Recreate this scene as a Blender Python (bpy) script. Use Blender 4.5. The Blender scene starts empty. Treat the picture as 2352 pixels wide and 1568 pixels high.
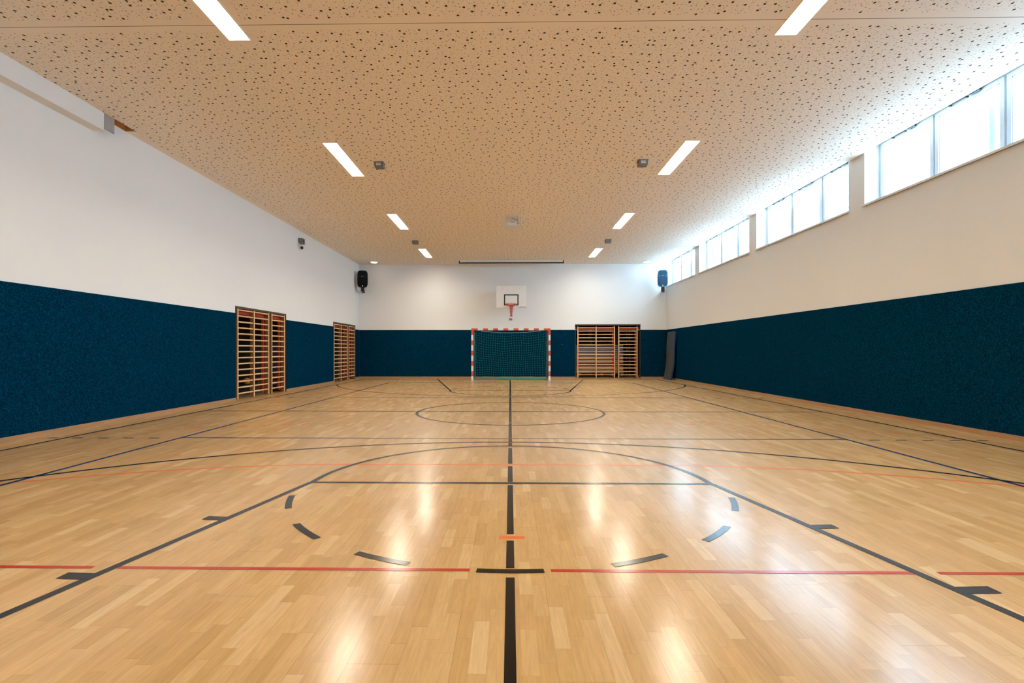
import bpy, bmesh, math, random
from mathutils import Vector, Matrix
random.seed(7)
SC = bpy.context.scene
COL = SC.collection
PI = math.pi

# ------------------------------------------------------------------ camera
cam_d = bpy.data.cameras.new('camera')
cam_d.lens = 18.0
cam_d.sensor_width = 36.0
cam_d.sensor_fit = 'HORIZONTAL'
cam_d.shift_x = 23 / 2352
cam_d.shift_y = 21 / 2352
cam_d.clip_start = 0.05
cam_d.clip_end = 200
cam = bpy.data.objects.new('camera', cam_d)
cam.location = (0, 0, 1.19)
cam.rotation_euler = (PI / 2, 0, math.atan(19 / 1176))
COL.objects.link(cam)
SC.camera = cam

# ------------------------------------------------------------------ world, exposure
LAMP = 71.0          # recessed lamps
SKY = 19.0
world = bpy.data.worlds.new('world')
SC.world = world
world.use_nodes = True
bg = world.node_tree.nodes['Background']
bg.inputs['Color'].default_value = (0.54, 0.81, 1.08, 1)
bg.inputs['Strength'].default_value = SKY
vs = SC.view_settings
vs.view_transform = 'Standard'
vs.look = 'None'
vs.gamma = 1.0
vs.exposure = 0.16
vs.use_curve_mapping = False

# ------------------------------------------------------------------ helpers
def bx(bm, x0, x1, y0, y1, z0, z1):
    vs_ = [bm.verts.new((x, y, z)) for x in (x0, x1) for y in (y0, y1) for z in (z0, z1)]
    for f in ((0, 1, 3, 2), (4, 6, 7, 5), (0, 4, 5, 1), (2, 3, 7, 6), (0, 2, 6, 4), (1, 5, 7, 3)):
        bm.faces.new([vs_[i] for i in f])

def rbx(bm, x0, x1, y0, y1, z0, z1, r=0.004, seg=2):
    b = bmesh.new()
    bx(b, x0, x1, y0, y1, z0, z1)
    bmesh.ops.bevel(b, geom=list(b.edges), offset=r, segments=seg, profile=0.5, affect='EDGES')
    merge(bm, b)

def merge(bm, b, mat=None):
    m = {}
    for v in b.verts:
        m[v] = bm.verts.new(mat @ v.co if mat else v.co)
    for f in b.faces:
        try:
            nf = bm.faces.new([m[v] for v in f.verts])
            nf.smooth = f.smooth
        except ValueError:
            pass
    b.free()

def tube(bm, pts, r, n=8, caps=True, closed=False):
    pts = [Vector(p) for p in pts]
    N = len(pts)
    rings = []
    prev = None
    for i, p in enumerate(pts):
        if closed:
            t = pts[(i + 1) % N] - pts[i - 1]
        else:
            t = pts[min(i + 1, N - 1)] - pts[max(i - 1, 0)]
        t.normalize()
        if prev is None:
            a = Vector((0, 0, 1)) if abs(t.z) < 0.9 else Vector((1, 0, 0))
            u = t.cross(a).normalized()
        else:
            u = (prev - t * prev.dot(t)).normalized()
        prev = u
        w = t.cross(u)
        rr = r[i] if isinstance(r, (list, tuple)) else r
        rings.append([bm.verts.new(p + (u * math.cos(2 * PI * k / n) + w * math.sin(2 * PI * k / n)) * rr) for k in range(n)])
    last = N if closed else N - 1
    for i in range(last):
        A, B = rings[i], rings[(i + 1) % N]
        for k in range(n):
            f = bm.faces.new((A[k], A[(k + 1) % n], B[(k + 1) % n], B[k]))
            f.smooth = n > 4
    if caps and not closed:
        bm.faces.new(rings[0][::-1])
        bm.faces.new(rings[-1])

def lathe(bm, prof, n=24, c=(0, 0, 0), axis='Z'):
    rings = []
    for r, h in prof:
        ring = []
        for k in range(n):
            a = 2 * PI * k / n
            p = (r * math.cos(a), r * math.sin(a), h)
            if axis == 'X':
                p = (h, p[0], p[1])
            elif axis == 'Y':
                p = (p[0], h, p[1])
            ring.append(bm.verts.new((c[0] + p[0], c[1] + p[1], c[2] + p[2])))
        rings.append(ring)
    for i in range(len(rings) - 1):
        for k in range(n):
            f = bm.faces.new((rings[i][k], rings[i][(k + 1) % n], rings[i + 1][(k + 1) % n], rings[i + 1][k]))
            f.smooth = True
    bm.faces.new(rings[0])
    bm.faces.new(rings[-1])

def slab(bm, us, vs_, w0, w1, plane, holes=(), skip=None):
    """boxes of a grid less the holes; plane 'X': (y,z) grid with thickness along x, and so on"""
    us = sorted(set([us[0], us[1]] + [h[0] for h in holes] + [h[1] for h in holes]))
    vv = sorted(set([vs_[0], vs_[1]] + [h[2] for h in holes] + [h[3] for h in holes]))
    for i in range(len(us) - 1):
        for j in range(len(vv) - 1):
            cu, cv = (us[i] + us[i + 1]) / 2, (vv[j] + vv[j + 1]) / 2
            if any(h[0] < cu < h[1] and h[2] < cv < h[3] for h in holes):
                continue
            if plane == 'X':
                bx(bm, w0, w1, us[i], us[i + 1], vv[j], vv[j + 1])
            elif plane == 'Y':
                bx(bm, us[i], us[i + 1], w0, w1, vv[j], vv[j + 1])
            else:
                bx(bm, us[i], us[i + 1], vv[j], vv[j + 1], w0, w1)

def obj(name, bm, mat, parent=None, kind=None, label=None):
    if isinstance(bm, bmesh.types.BMesh):
        bmesh.ops.recalc_face_normals(bm, faces=bm.faces)
        me = bpy.data.meshes.new(name)
        bm.to_mesh(me)
        bm.free()
        me.materials.append(mat)
    else:
        me = bm
    o = bpy.data.objects.new(name, me)
    COL.objects.link(o)
    if parent:
        o.parent = parent
    if kind:
        o['kind'] = kind
    if label:
        o['label'] = label
    return o

def tag(o, label, cat, group=None):
    o['label'] = label
    o['category'] = cat
    if group:
        o['group'] = group
    return o

def thing(name, label, cat, loc=(0, 0, 0), rz=0, group=None):
    o = bpy.data.objects.new(name, None)
    o.empty_display_size = 0.1
    COL.objects.link(o)
    o.location = loc
    o.rotation_euler = (0, 0, rz)
    return tag(o, label, cat, group)

def copy_tree(o, parent=None):
    c = o.copy()
    COL.objects.link(c)
    c.parent = parent
    for ch in list(o.children):
        copy_tree(ch, c)
    return c

def B():
    return bmesh.new()

# ------------------------------------------------------------------ materials
class NT:
    def __init__(self, name):
        self.m = bpy.data.materials.new(name)
        self.m.use_nodes = True
        self.t = self.m.node_tree
        self.n = self.t.nodes
        self.p = self.n['Principled BSDF']
    def add(self, typ, **kw):
        nd = self.n.new(typ)
        for k, v in kw.items():
            if k.startswith('i_'):
                nd.inputs[k[2:].replace('_', ' ')].default_value = v
            else:
                setattr(nd, k, v)
        return nd
    def link(self, a, b):
        self.t.links.new(a, b)
    def val(self, x):
        return x
    def math(self, op, a, b=None, c=None):
        nd = self.n.new('ShaderNodeMath')
        nd.operation = op
        for i, v in enumerate((a, b, c)):
            if v is None:
                continue
            if isinstance(v, (int, float)):
                nd.inputs[i].default_value = v
            else:
                self.link(v, nd.inputs[i])
        return nd.outputs[0]
    def mix(self, f, a, b, typ='MIX'):
        nd = self.n.new('ShaderNodeMix')
        nd.data_type = 'RGBA'
        nd.blend_type = typ
        for s, v in ((nd.inputs[0], f), (nd.inputs[6], a), (nd.inputs[7], b)):
            if isinstance(v, (int, float)):
                s.default_value = v
            elif isinstance(v, tuple):
                s.default_value = v if len(v) == 4 else (*v, 1)
            else:
                self.link(v, s)
        return nd.outputs[2]
    def bump(self, h, strength=0.2, dist=0.01):
        nd = self.n.new('ShaderNodeBump')
        nd.inputs['Strength'].default_value = strength
        nd.inputs['Distance'].default_value = dist
        self.link(h, nd.inputs['Height'])
        self.link(nd.outputs[0], self.p.inputs['Normal'])

def plain(name, col, rough=0.6, metal=0.0, vary=0.08, scale=6.0, spec=0.5, bump=0.0, bscale=80):
    t = NT(name)
    tc = t.add('ShaderNodeTexCoord')
    nz = t.add('ShaderNodeTexNoise', i_Scale=scale, i_Detail=3.0)
    t.link(tc.outputs['Object'], nz.inputs['Vector'])
    c2 = tuple(max(0, c * (1 - vary)) for c in col)
    c1 = tuple(min(1, c * (1 + vary)) for c in col)
    t.link(t.mix(nz.outputs[0], c2, c1), t.p.inputs['Base Color'])
    t.p.inputs['Roughness'].default_value = rough
    t.p.inputs['Metallic'].default_value = metal
    t.p.inputs['Specular IOR Level'].default_value = spec
    if bump:
        n2 = t.add('ShaderNodeTexNoise', i_Scale=float(bscale), i_Detail=4.0)
        t.link(tc.outputs['Object'], n2.inputs['Vector'])
        t.bump(n2.outputs[0], bump, 0.004)
    return t.m

def emissive(name, col, strength):
    t = NT(name)
    t.p.inputs['Base Color'].default_value = (0.9, 0.9, 0.9, 1)
    t.p.inputs['Emission Color'].default_value = (*col, 1)
    t.p.inputs['Emission Strength'].default_value = strength
    return t.m

def wood(name, c1, c2, rough=0.4, stretch=(18, 18, 1.2)):
    t = NT(name)
    tc = t.add('ShaderNodeTexCoord')
    mp = t.add('ShaderNodeMapping')
    mp.inputs['Scale'].default_value = stretch
    t.link(tc.outputs['Object'], mp.inputs['Vector'])
    nz = t.add('ShaderNodeTexNoise', i_Scale=2.0, i_Detail=5.0, i_Distortion=0.8)
    t.link(mp.outputs[0], nz.inputs['Vector'])
    t.link(t.mix(nz.outputs[0], c1, c2), t.p.inputs['Base Color'])
    t.p.inputs['Roughness'].default_value = rough
    return t.m

def mat_wall(name, col):
    t = NT(name)
    tc = t.add('ShaderNodeTexCoord')
    nz = t.add('ShaderNodeTexNoise', i_Scale=0.6, i_Detail=3.0)
    t.link(tc.outputs['Object'], nz.inputs['Vector'])
    t.link(t.mix(nz.outputs[0], tuple(c * 0.97 for c in col), col), t.p.inputs['Base Color'])
    t.p.inputs['Roughness'].default_value = 0.85
    t.p.inputs['Specular IOR Level'].default_value = 0.2
    n2 = t.add('ShaderNodeTexNoise', i_Scale=160.0, i_Detail=3.0)
    t.link(tc.outputs['Object'], n2.inputs['Vector'])
    t.bump(n2.outputs[0], 0.15, 0.002)
    return t.m

def floor_finish(t, color):
    """the same worn lacquer over the boards and over the painted lines: a soft sheen that never turns to a mirror"""
    df = t.add('ShaderNodeBsdfDiffuse')
    t.link(color, df.inputs['Color'])
    gl = t.add('ShaderNodeBsdfAnisotropic')
    gl.inputs['Roughness'].default_value = 0.20
    gl.inputs['Color'].default_value = (1, 1, 1, 1)
    fr = t.add('ShaderNodeFresnel')
    fr.inputs[0].default_value = 1.36
    mx = t.add('ShaderNodeMixShader')
    t.link(t.math('MINIMUM', fr.outputs[0], 0.40), mx.inputs[0])
    t.link(df.outputs[0], mx.inputs[1])
    t.link(gl.outputs[0], mx.inputs[2])
    t.link(mx.outputs[0], t.n['Material Output'].inputs[0])

def mat_floor():
    t = NT('parquet')
    tc = t.add('ShaderNodeTexCoord')
    sp = t.add('ShaderNodeSeparateXYZ')
    t.link(tc.outputs['Object'], sp.inputs[0])
    W = 0.0667
    X = t.math('ADD', sp.outputs[0], 20.0 + 0.034)
    Y = t.math('ADD', sp.outputs[1], 20.0)
    sx = t.math('DIVIDE', X, W)
    ix = t.math('FLOOR', sx)
    fx = t.math('SUBTRACT', sx, ix)
    wn = t.add('ShaderNodeTexWhiteNoise', noise_dimensions='1D')
    t.link(ix, wn.inputs['W'])
    # staves of uneven length, staggered strip by strip
    y2 = t.math('ADD', Y, t.math('MULTIPLY', wn.outputs[0], 7.3))
    wob = t.math('MULTIPLY', t.math('SINE', t.math('MULTIPLY', y2, 2.9)), 0.11)
    sy = t.math('DIVIDE', t.math('ADD', y2, wob), 0.40)
    iy = t.math('FLOOR', sy)
    fy = t.math('SUBTRACT', sy, iy)
    cv = t.add('ShaderNodeCombineXYZ')
    t.link(ix, cv.inputs[0])
    t.link(iy, cv.inputs[1])
    w2 = t.add('ShaderNodeTexWhiteNoise', noise_dimensions='2D')
    t.link(cv.outputs[0], w2.inputs['Vector'])
    ramp = t.add('ShaderNodeValToRGB')
    cr = ramp.color_ramp
    cr.elements[0].position = 0.0
    cr.elements[0].color = (0.55, 0.32, 0.12, 1)
    cr.elements[1].position = 1.0
    cr.elements[1].color = (0.71, 0.465, 0.22, 1)
    for p, c in ((0.25, (0.595, 0.35, 0.135)), (0.6, (0.62, 0.37, 0.148)), (0.88, (0.65, 0.40, 0.168))):
        e = cr.elements.new(p)
        e.color = (*c, 1)
    t.link(w2.outputs[0], ramp.inputs[0])
    # grain
    off = t.add('ShaderNodeVectorMath', operation='MULTIPLY_ADD')
    t.link(w2.outputs[1], off.inputs[0])
    off.inputs[1].default_value = (30, 30, 30)
    mp = t.add('ShaderNodeMapping')
    mp.inputs['Scale'].default_value = (60, 4.0, 1)
    t.link(tc.outputs['Object'], mp.inputs['Vector'])
    t.link(mp.outputs[0], off.inputs[2])
    gr = t.add('ShaderNodeTexNoise', i_Scale=1.0, i_Detail=6.0, i_Roughness=0.6, i_Distortion=1.2)
    t.link(off.outputs[0], gr.inputs['Vector'])
    g = t.add('ShaderNodeMapRange')
    g.inputs['From Min'].default_value = 0.3
    g.inputs['From Max'].default_value = 0.75
    g.inputs['To Min'].default_value = 1.07
    g.inputs['To Max'].default_value = 0.84
    t.link(gr.outputs[0], g.inputs['Value'])
    base = t.mix(1.0, ramp.outputs[0], g.outputs[0], 'MULTIPLY')
    # board joints: every third strip a darker seam, board ends every 2.2 m
    s3 = t.math('DIVIDE', X, W * 3)
    f3 = t.math('FRACT', s3)
    seam = t.math('LESS_THAN', f3, 0.012)
    i3 = t.math('FLOOR', s3)
    w3 = t.add('ShaderNodeTexWhiteNoise', noise_dimensions='1D')
    t.link(i3, w3.inputs['W'])
    e3 = t.math('FRACT', t.math('DIVIDE', t.math('ADD', Y, t.math('MULTIPLY', w3.outputs[0], 2.2)), 2.2))
    endj = t.math('LESS_THAN', e3, 0.0012)
    thin = t.math('MULTIPLY', t.math('LESS_THAN', fx, 0.02), 0.12)
    thin2 = t.math('MULTIPLY', t.math('LESS_THAN', fy, 0.004), 0.3)
    dk = t.math('MAXIMUM', t.math('MAXIMUM', t.math('MULTIPLY', seam, 0.32), t.math('MULTIPLY', endj, 0.40)), t.math('MAXIMUM', thin, thin2))
    base = t.mix(dk, base, (0.12, 0.06, 0.025))
    # scuffs
    sc = t.add('ShaderNodeTexNoise', i_Scale=0.9, i_Detail=8.0, i_Roughness=0.7)
    t.link(tc.outputs['Object'], sc.inputs['Vector'])
    s2 = t.add('ShaderNodeMapRange')
    s2.inputs['From Min'].default_value = 0.35
    s2.inputs['From Max'].default_value = 0.7
    s2.inputs['To Min'].default_value = 0.93
    s2.inputs['To Max'].default_value = 1.06
    t.link(sc.outputs[0], s2.inputs['Value'])
    base = t.mix(1.0, base, s2.outputs[0], 'MULTIPLY')
    floor_finish(t, base)
    return t.m

def mat_paint(name, col):
    t = NT(name)
    tc = t.add('ShaderNodeTexCoord')
    nz = t.add('ShaderNodeTexNoise', i_Scale=9.0, i_Detail=6.0)
    t.link(tc.outputs['Object'], nz.inputs['Vector'])
    floor_finish(t, t.mix(nz.outputs[0], tuple(c * 0.85 for c in col), tuple(min(1, c * 1.15) for c in col)))
    return t.m

def mat_ceiling():
    t = NT('perforated_plasterboard')
    tc = t.add('ShaderNodeTexCoord')
    P = tc.outputs['Object']
    def holes(scale, r, rnd, soft=0.15):
        v = t.add('ShaderNodeTexVoronoi', voronoi_dimensions='2D', i_Scale=scale, i_Randomness=rnd)
        t.link(P, v.inputs['Vector'])
        mr = t.add('ShaderNodeMapRange')
        mr.interpolation_type = 'SMOOTHSTEP'
        rr = r * scale
        mr.inputs['From Min'].default_value = rr * (1 + soft)
        mr.inputs['From Max'].default_value = rr * (1 - soft)
        t.link(v.outputs['Distance'], mr.inputs['Value'])
        s = t.add('ShaderNodeSeparateXYZ')
        t.link(v.outputs['Position'], s.inputs[0])
        x, y = s.outputs[0], s.outputs[1]
        ax = t.math('ABSOLUTE', x)
        # plain strips along the two joints and the room's edges
        j1 = t.math('GREATER_THAN', t.math('ABSOLUTE', t.math('SUBTRACT', y, 5.82)), 0.105)
        j2 = t.math('GREATER_THAN', t.math('ABSOLUTE', t.math('SUBTRACT', y, 14.2)), 0.07)
        j3 = t.math('GREATER_THAN', x, -6.40)
        j4 = t.math('LESS_THAN', x, 6.52)
        # plain rim round each lamp
        ly = t.math('WRAP', t.math('SUBTRACT', y, 4.36), 4.80, 0.0)
        # inside the stretch 4.36-6.10 (less 0.1 m each side)
        iny = t.math('MAXIMUM', t.math('LESS_THAN', ly, 1.83), t.math('GREATER_THAN', ly, 4.72))
        inx = t.math('LESS_THAN', t.math('ABSOLUTE', t.math('SUBTRACT', ax, 3.25)), 0.21)
        j5 = t.math('SUBTRACT', 1.0, t.math('MULTIPLY', inx, iny))
        m = t.math('MULTIPLY', t.math('MULTIPLY', j1, j2), t.math('MULTIPLY', j3, j4))
        m = t.math('MULTIPLY', m, j5)
        return t.math('MULTIPLY', mr.outputs[0], m)
    h = t.math('MAXIMUM', holes(6.4, 0.0150, 0.8), t.math('MAXIMUM', t.math('MULTIPLY', holes(12.5, 0.0075, 0.85), 0.62), t.math('MULTIPLY', holes(19.0, 0.0052, 0.9), 0.42)))
    s = t.add('ShaderNodeSeparateXYZ')
    t.link(P, s.inputs[0])
    g1 = t.math('LESS_THAN', t.math('ABSOLUTE', t.math('SUBTRACT', s.outputs[1], 5.82)), 0.005)
    g2 = t.math('LESS_THAN', t.math('ABSOLUTE', t.math('SUBTRACT', s.outputs[1], 14.2)), 0.006)
    gap = t.math('MAXIMUM', t.math('MULTIPLY', g1, 0.75), t.math('MULTIPLY', g2, 0.3))
    dk = t.math('MAXIMUM', h, gap)
    col = t.mix(dk, (0.90, 0.81, 0.70), (0.07, 0.035, 0.015))
    t.link(col, t.p.inputs['Base Color'])
    t.p.inputs['Roughness'].default_value = 0.9
    t.p.inputs['Specular IOR Level'].default_value = 0.1
    return t.m

def mat_felt(name):
    t = NT(name)
    tc = t.add('ShaderNodeTexCoord')
    def nz(scale, det, lo, hi):
        a = t.add('ShaderNodeTexNoise', i_Scale=float(scale), i_Detail=float(det), i_Roughness=0.6, i_Distortion=1.5)
        t.link(tc.outputs['Object'], a.inputs['Vector'])
        m = t.add('ShaderNodeMapRange')
        m.inputs['From Min'].default_value = lo
        m.inputs['From Max'].default_value = hi
        t.link(a.outputs[0], m.inputs['Value'])
        return m.outputs[0]
    c = t.mix(nz(7, 4, 0.3, 0.7), (0.0001, 0.015, 0.038), (0.0002, 0.023, 0.058))
    c = t.mix(nz(55, 4, 0.50, 0.66), c, (0.0008, 0.070, 0.120))
    c = t.mix(nz(60, 3, 0.52, 0.66), c, (0.0002, 0.006, 0.018))
    c = t.mix(t.math('MULTIPLY', nz(75, 4, 0.61, 0.72), 0.75), c, (0.06, 0.13, 0.16))
    c = t.mix(t.math('MULTIPLY', nz(48, 4, 0.66, 0.74), 0.6), c, (0.16, 0.12, 0.13))
    t.link(c, t.p.inputs['Base Color'])
    t.p.inputs['Roughness'].default_value = 0.95
    t.p.inputs['Specular IOR Level'].default_value = 0.0
    b = t.add('ShaderNodeTexNoise', i_Scale=170.0, i_Detail=4.0)
    t.link(tc.outputs['Object'], b.inputs['Vector'])
    t.bump(b.outputs[0], 0.5, 0.004)
    return t.m

def mat_glass():
    t = NT('window_glass')
    tr = t.add('ShaderNodeBsdfTransparent')
    tr.inputs[0].default_value = (0.93, 0.97, 0.98, 1)
    gl = t.add('ShaderNodeBsdfGlossy')
    gl.inputs['Roughness'].default_value = 0.02
    lw = t.add('ShaderNodeLayerWeight')
    lw.inputs[0].default_value = 0.5
    fac = t.math('MULTIPLY_ADD', t.math('POWER', lw.outputs['Facing'], 5.0), 0.6, 0.03)
    mx = t.add('ShaderNodeMixShader')
    t.link(fac, mx.inputs[0])
    t.link(tr.outputs[0], mx.inputs[1])
    t.link(gl.outputs[0], mx.inputs[2])
    t.link(mx.outputs[0], t.n['Material Output'].inputs[0])
    return t.m

def mat_stripes(name, axis, period, duty, phase, c1, c2, rough=0.4):
    t = NT(name)
    tc = t.add('ShaderNodeTexCoord')
    s = t.add('ShaderNodeSeparateXYZ')
    t.link(tc.outputs['Object'], s.inputs[0])
    f = t.math('FRACT', t.math('DIVIDE', t.math('SUBTRACT', s.outputs[axis], phase), period))
    k = t.math('LESS_THAN', f, duty)
    t.link(t.mix(k, c2, c1), t.p.inputs['Base Color'])
    t.p.inputs['Roughness'].default_value = rough
    return t.m

M_WALL = mat_wall('wall_paint', (0.83, 0.82, 0.80))
M_CEIL = mat_ceiling()
M_CEILP = plain('ceiling_board_plain', (0.90, 0.81, 0.70), 0.9, vary=0.02, spec=0.1)
M_FLOOR = mat_floor()
M_FELT = mat_felt('blue_needle_felt')
M_BASE = wood('baseboard_wood', (0.30, 0.15, 0.06), (0.46, 0.27, 0.13), 0.45, (14, 1.4, 14))
M_BLACKL = mat_paint('line_black', (0.003, 0.003, 0.0035))
M_BLUEL = mat_paint('line_blue', (0.006, 0.03, 0.13))
M_REDL = mat_paint('line_red', (0.50, 0.035, 0.012))
M_ORANGEL = mat_paint('line_orange', (0.80, 0.17, 0.045))
M_PVC = plain('white_window_plastic', (0.62, 0.66, 0.70), 0.35, vary=0.02)
M_GLASS = mat_glass()
M_SILL = plain('white_sill', (0.80, 0.80, 0.80), 0.35, vary=0.02)
M_LAMPM = plain('white_lamp_metal', (0.85, 0.84, 0.80), 0.35, vary=0.01)
M_LAMP = emissive('lamp_diffuser', (1.0, 0.90, 0.755), LAMP)
M_DOWN = emissive('downlight_diffuser', (1.0, 0.90, 0.78), 8.0)
M_UPRLIT = wood('upright_wood_lit', (0.66, 0.41, 0.20), (0.80, 0.56, 0.31), 0.4, (20, 20, 1.5))
M_WOODR = wood('rung_wood', (0.68, 0.42, 0.20), (0.84, 0.58, 0.32), 0.38, (1.5, 20, 20))
M_UPRSHADE = wood('upright_wood_shaded', (0.20, 0.088, 0.025), (0.30, 0.145, 0.045), 0.45, (20, 20, 1.5))
M_LINING = wood('dark_brown_lining', (0.045, 0.020, 0.008), (0.085, 0.038, 0.014), 0.5, (10, 10, 1))
M_REDF = plain('red_steel', (0.62, 0.045, 0.01), 0.4, vary=0.05)
M_STEEL = plain('galvanised_steel', (0.42, 0.43, 0.44), 0.42, metal=0.8, vary=0.15, scale=20)
M_STEELD = plain('dull_box_steel', (0.20, 0.19, 0.18), 0.5, metal=0.5, vary=0.15, scale=20)
M_WHITEM = plain('white_metal', (0.78, 0.77, 0.74), 0.4, vary=0.02)
M_BLACK = plain('black_plastic', (0.012, 0.012, 0.014), 0.45, vary=0.1)
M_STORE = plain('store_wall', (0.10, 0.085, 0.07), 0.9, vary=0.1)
M_NET = plain('teal_cord', (0.003, 0.17, 0.16), 0.8, vary=0.2, scale=3)
M_ROPE = plain('white_rope', (0.6, 0.68, 0.66), 0.7)
M_RIM = plain('orange_rim', (0.62, 0.10, 0.03), 0.4)
M_BNET = mat_stripes('red_white_cord', 2, 0.05, 0.72, 0.0, (0.50, 0.03, 0.02), (0.75, 0.5, 0.42), 0.8)
M_BOARD = plain('backboard_white', (0.90, 0.88, 0.84), 0.45, vary=0.02)

def struct(name, bm, mat, parent=None, label=None):
    return obj(name, bm, mat, parent, 'structure' if parent is None else None, label)

# ------------------------------------------------------------------ the room
XL, XR, YB, YF, ZC = -6.55, 6.71, -2.2, 22.12, 4.92
ZP = 2.085                       # top of the blue panels
BAYS = [(18.72, YF), (14.50, 18.30), (10.27, 14.06), (6.06, 9.81), (1.83, 5.60), (YB, 1.37)]
OPEN_L = [(12.085, 14.86), (18.83, 21.54)]
OPEN_B = (2.79, 5.60)
LAMPY = [(-5.24 + 4.8, -3.50 + 4.8), (4.36, 6.10), (9.16, 10.90), (13.96, 15.70), (18.76, 20.50)]
LAMPS = [(sx * 3.25, a, b) for (a, b) in LAMPY for sx in (-1, 1)]

bm = B()
bx(bm, XL - 0.02, XR + 0.02, YB, YF + 0.02, -0.2, 0)
bx(bm, XL - 3.2, XL - 0.02, 11.5, 22.0, -0.2, -0.002)
bx(bm, OPEN_B[0] - 0.4, OPEN_B[1] + 0.4, YF + 0.02, 25.6, -0.2, -0.002)
floor = struct('floor', bm, M_FLOOR)
floor['label'] = 'varnished light oak parquet sports floor with painted court lines'

# ceiling slab with the lamp openings and the notch beside the curtain track
holes = [(x - 0.125, x + 0.125, a, b) for (x, a, b) in LAMPS]
holes.append((XL, -6.37, 7.95, 8.62))
bm = B()
slab(bm, (XL, 6.67), (YB, YF), ZC, ZC + 0.12, 'Z', holes)
ceil_ = struct('ceiling', bm, M_CEIL)
bm = B()      # the ceiling turns up towards the windows
v = [bm.verts.new(p) for p in ((6.67, YB, ZC), (7.12, YB, ZC + 0.272), (7.12, YF, ZC + 0.272), (6.67, YF, ZC),
                               (6.67, YB, ZC + 0.12), (7.12, YB, ZC + 0.392), (7.12, YF, ZC + 0.392), (6.67, YF, ZC + 0.12))]
for f in ((0, 3, 2, 1), (4, 5, 6, 7), (0, 1, 5, 4), (3, 7, 6, 2), (1, 2, 6, 5), (0, 4, 7, 3)):
    bm.faces.new([v[i] for i in f])
obj('sloped_window_strip', bm, M_CEILP, ceil_)
bm = B()      # wood-lined pocket above the notch
bx(bm, XL + 0.001, XL + 0.006, 7.95, 8.62, ZC + 0.001, ZC + 0.135)
bx(bm, -6.37, -6.35, 7.95, 8.62, ZC + 0.12, ZC + 0.135)
bx(bm, XL, -6.37, 8.61, 8.618, ZC + 0.001, ZC + 0.135)
bx(bm, XL, -6.37, 7.93, 7.95, ZC + 0.12, ZC + 0.135)
bx(bm, XL, -6.35, 7.93, 8.64, ZC + 0.121, ZC + 0.135)
obj('track_pocket', bm, wood('pocket_wood', (0.55, 0.30, 0.12), (0.65, 0.38, 0.17)), ceil_)

bm = B()
slab(bm, (YB, YF + 0.3), (0, ZC + 0.4), XL - 0.25, XL, 'X', [(a, b, 0, 2.26) for a, b in OPEN_L])
struct('wall_left', bm, M_WALL)
bm = B()
slab(bm, (XL - 0.25, XR + 0.45), (0, ZC + 0.4), YF, YF + 0.25, 'Y', [(OPEN_B[0], OPEN_B[1], 0, 2.325)])
struct('wall_back', bm, M_WALL)
bm = B()
bx(bm, XL - 0.25, XR + 0.45, YB - 0.2, YB, 0, ZC + 0.4)
struct('wall_rear', bm, M_WALL)
bm = B()
slab(bm, (YB, YF), (0, ZC + 0.4), XR, XR + 0.40, 'X', [(a, b, 3.93, ZC + 0.4) for a, b in BAYS])
struct('wall_right', bm, M_WALL)

# boxed soffit on the left wall
bm = B()
bx(bm, XL, -6.37, YB, 7.93, 4.64, ZC)
struct('trim_1', bm, M_WALL, label='white boxed duct under the ceiling along the left wall')

# linings of the three openings
def lining(n, plane, a, b, zt, w0, w1):
    bm = B()
    t_ = 0.025
    for (u0, u1, z0, z1) in ((a, a + t_, 0, zt), (b - t_, b, 0, zt), (a + t_, b - t_, zt - 0.05, zt)):
        if plane == 'X':
            bx(bm, w0, w1, u0, u1, z0, z1)
        else:
            bx(bm, u0, u1, w0, w1, z0, z1)
    struct('trim_%d' % n, bm, M_LINING, label='dark brown lining of the equipment store opening')
lining(2, 'X', OPEN_L[0][0], OPEN_L[0][1], 2.26, XL - 0.25, XL + 0.004)
lining(3, 'X', OPEN_L[1][0], OPEN_L[1][1], 2.26, XL - 0.25, XL + 0.004)
lining(4, 'Y', OPEN_B[0], OPEN_B[1], 2.325, YF - 0.004, YF + 0.25)

# store rooms behind the openings
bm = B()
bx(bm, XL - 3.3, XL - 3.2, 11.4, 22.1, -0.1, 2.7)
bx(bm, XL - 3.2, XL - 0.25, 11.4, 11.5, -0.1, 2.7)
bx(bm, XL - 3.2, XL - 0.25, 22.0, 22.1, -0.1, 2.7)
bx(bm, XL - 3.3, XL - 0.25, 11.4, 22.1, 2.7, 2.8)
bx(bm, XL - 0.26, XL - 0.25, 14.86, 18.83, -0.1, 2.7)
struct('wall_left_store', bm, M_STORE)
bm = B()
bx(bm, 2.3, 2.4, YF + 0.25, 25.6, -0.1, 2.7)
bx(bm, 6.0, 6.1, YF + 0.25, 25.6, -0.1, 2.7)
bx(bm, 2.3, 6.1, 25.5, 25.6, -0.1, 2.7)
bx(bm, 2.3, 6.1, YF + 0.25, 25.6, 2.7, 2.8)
struct('wall_back_store', bm, M_STORE)

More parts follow.
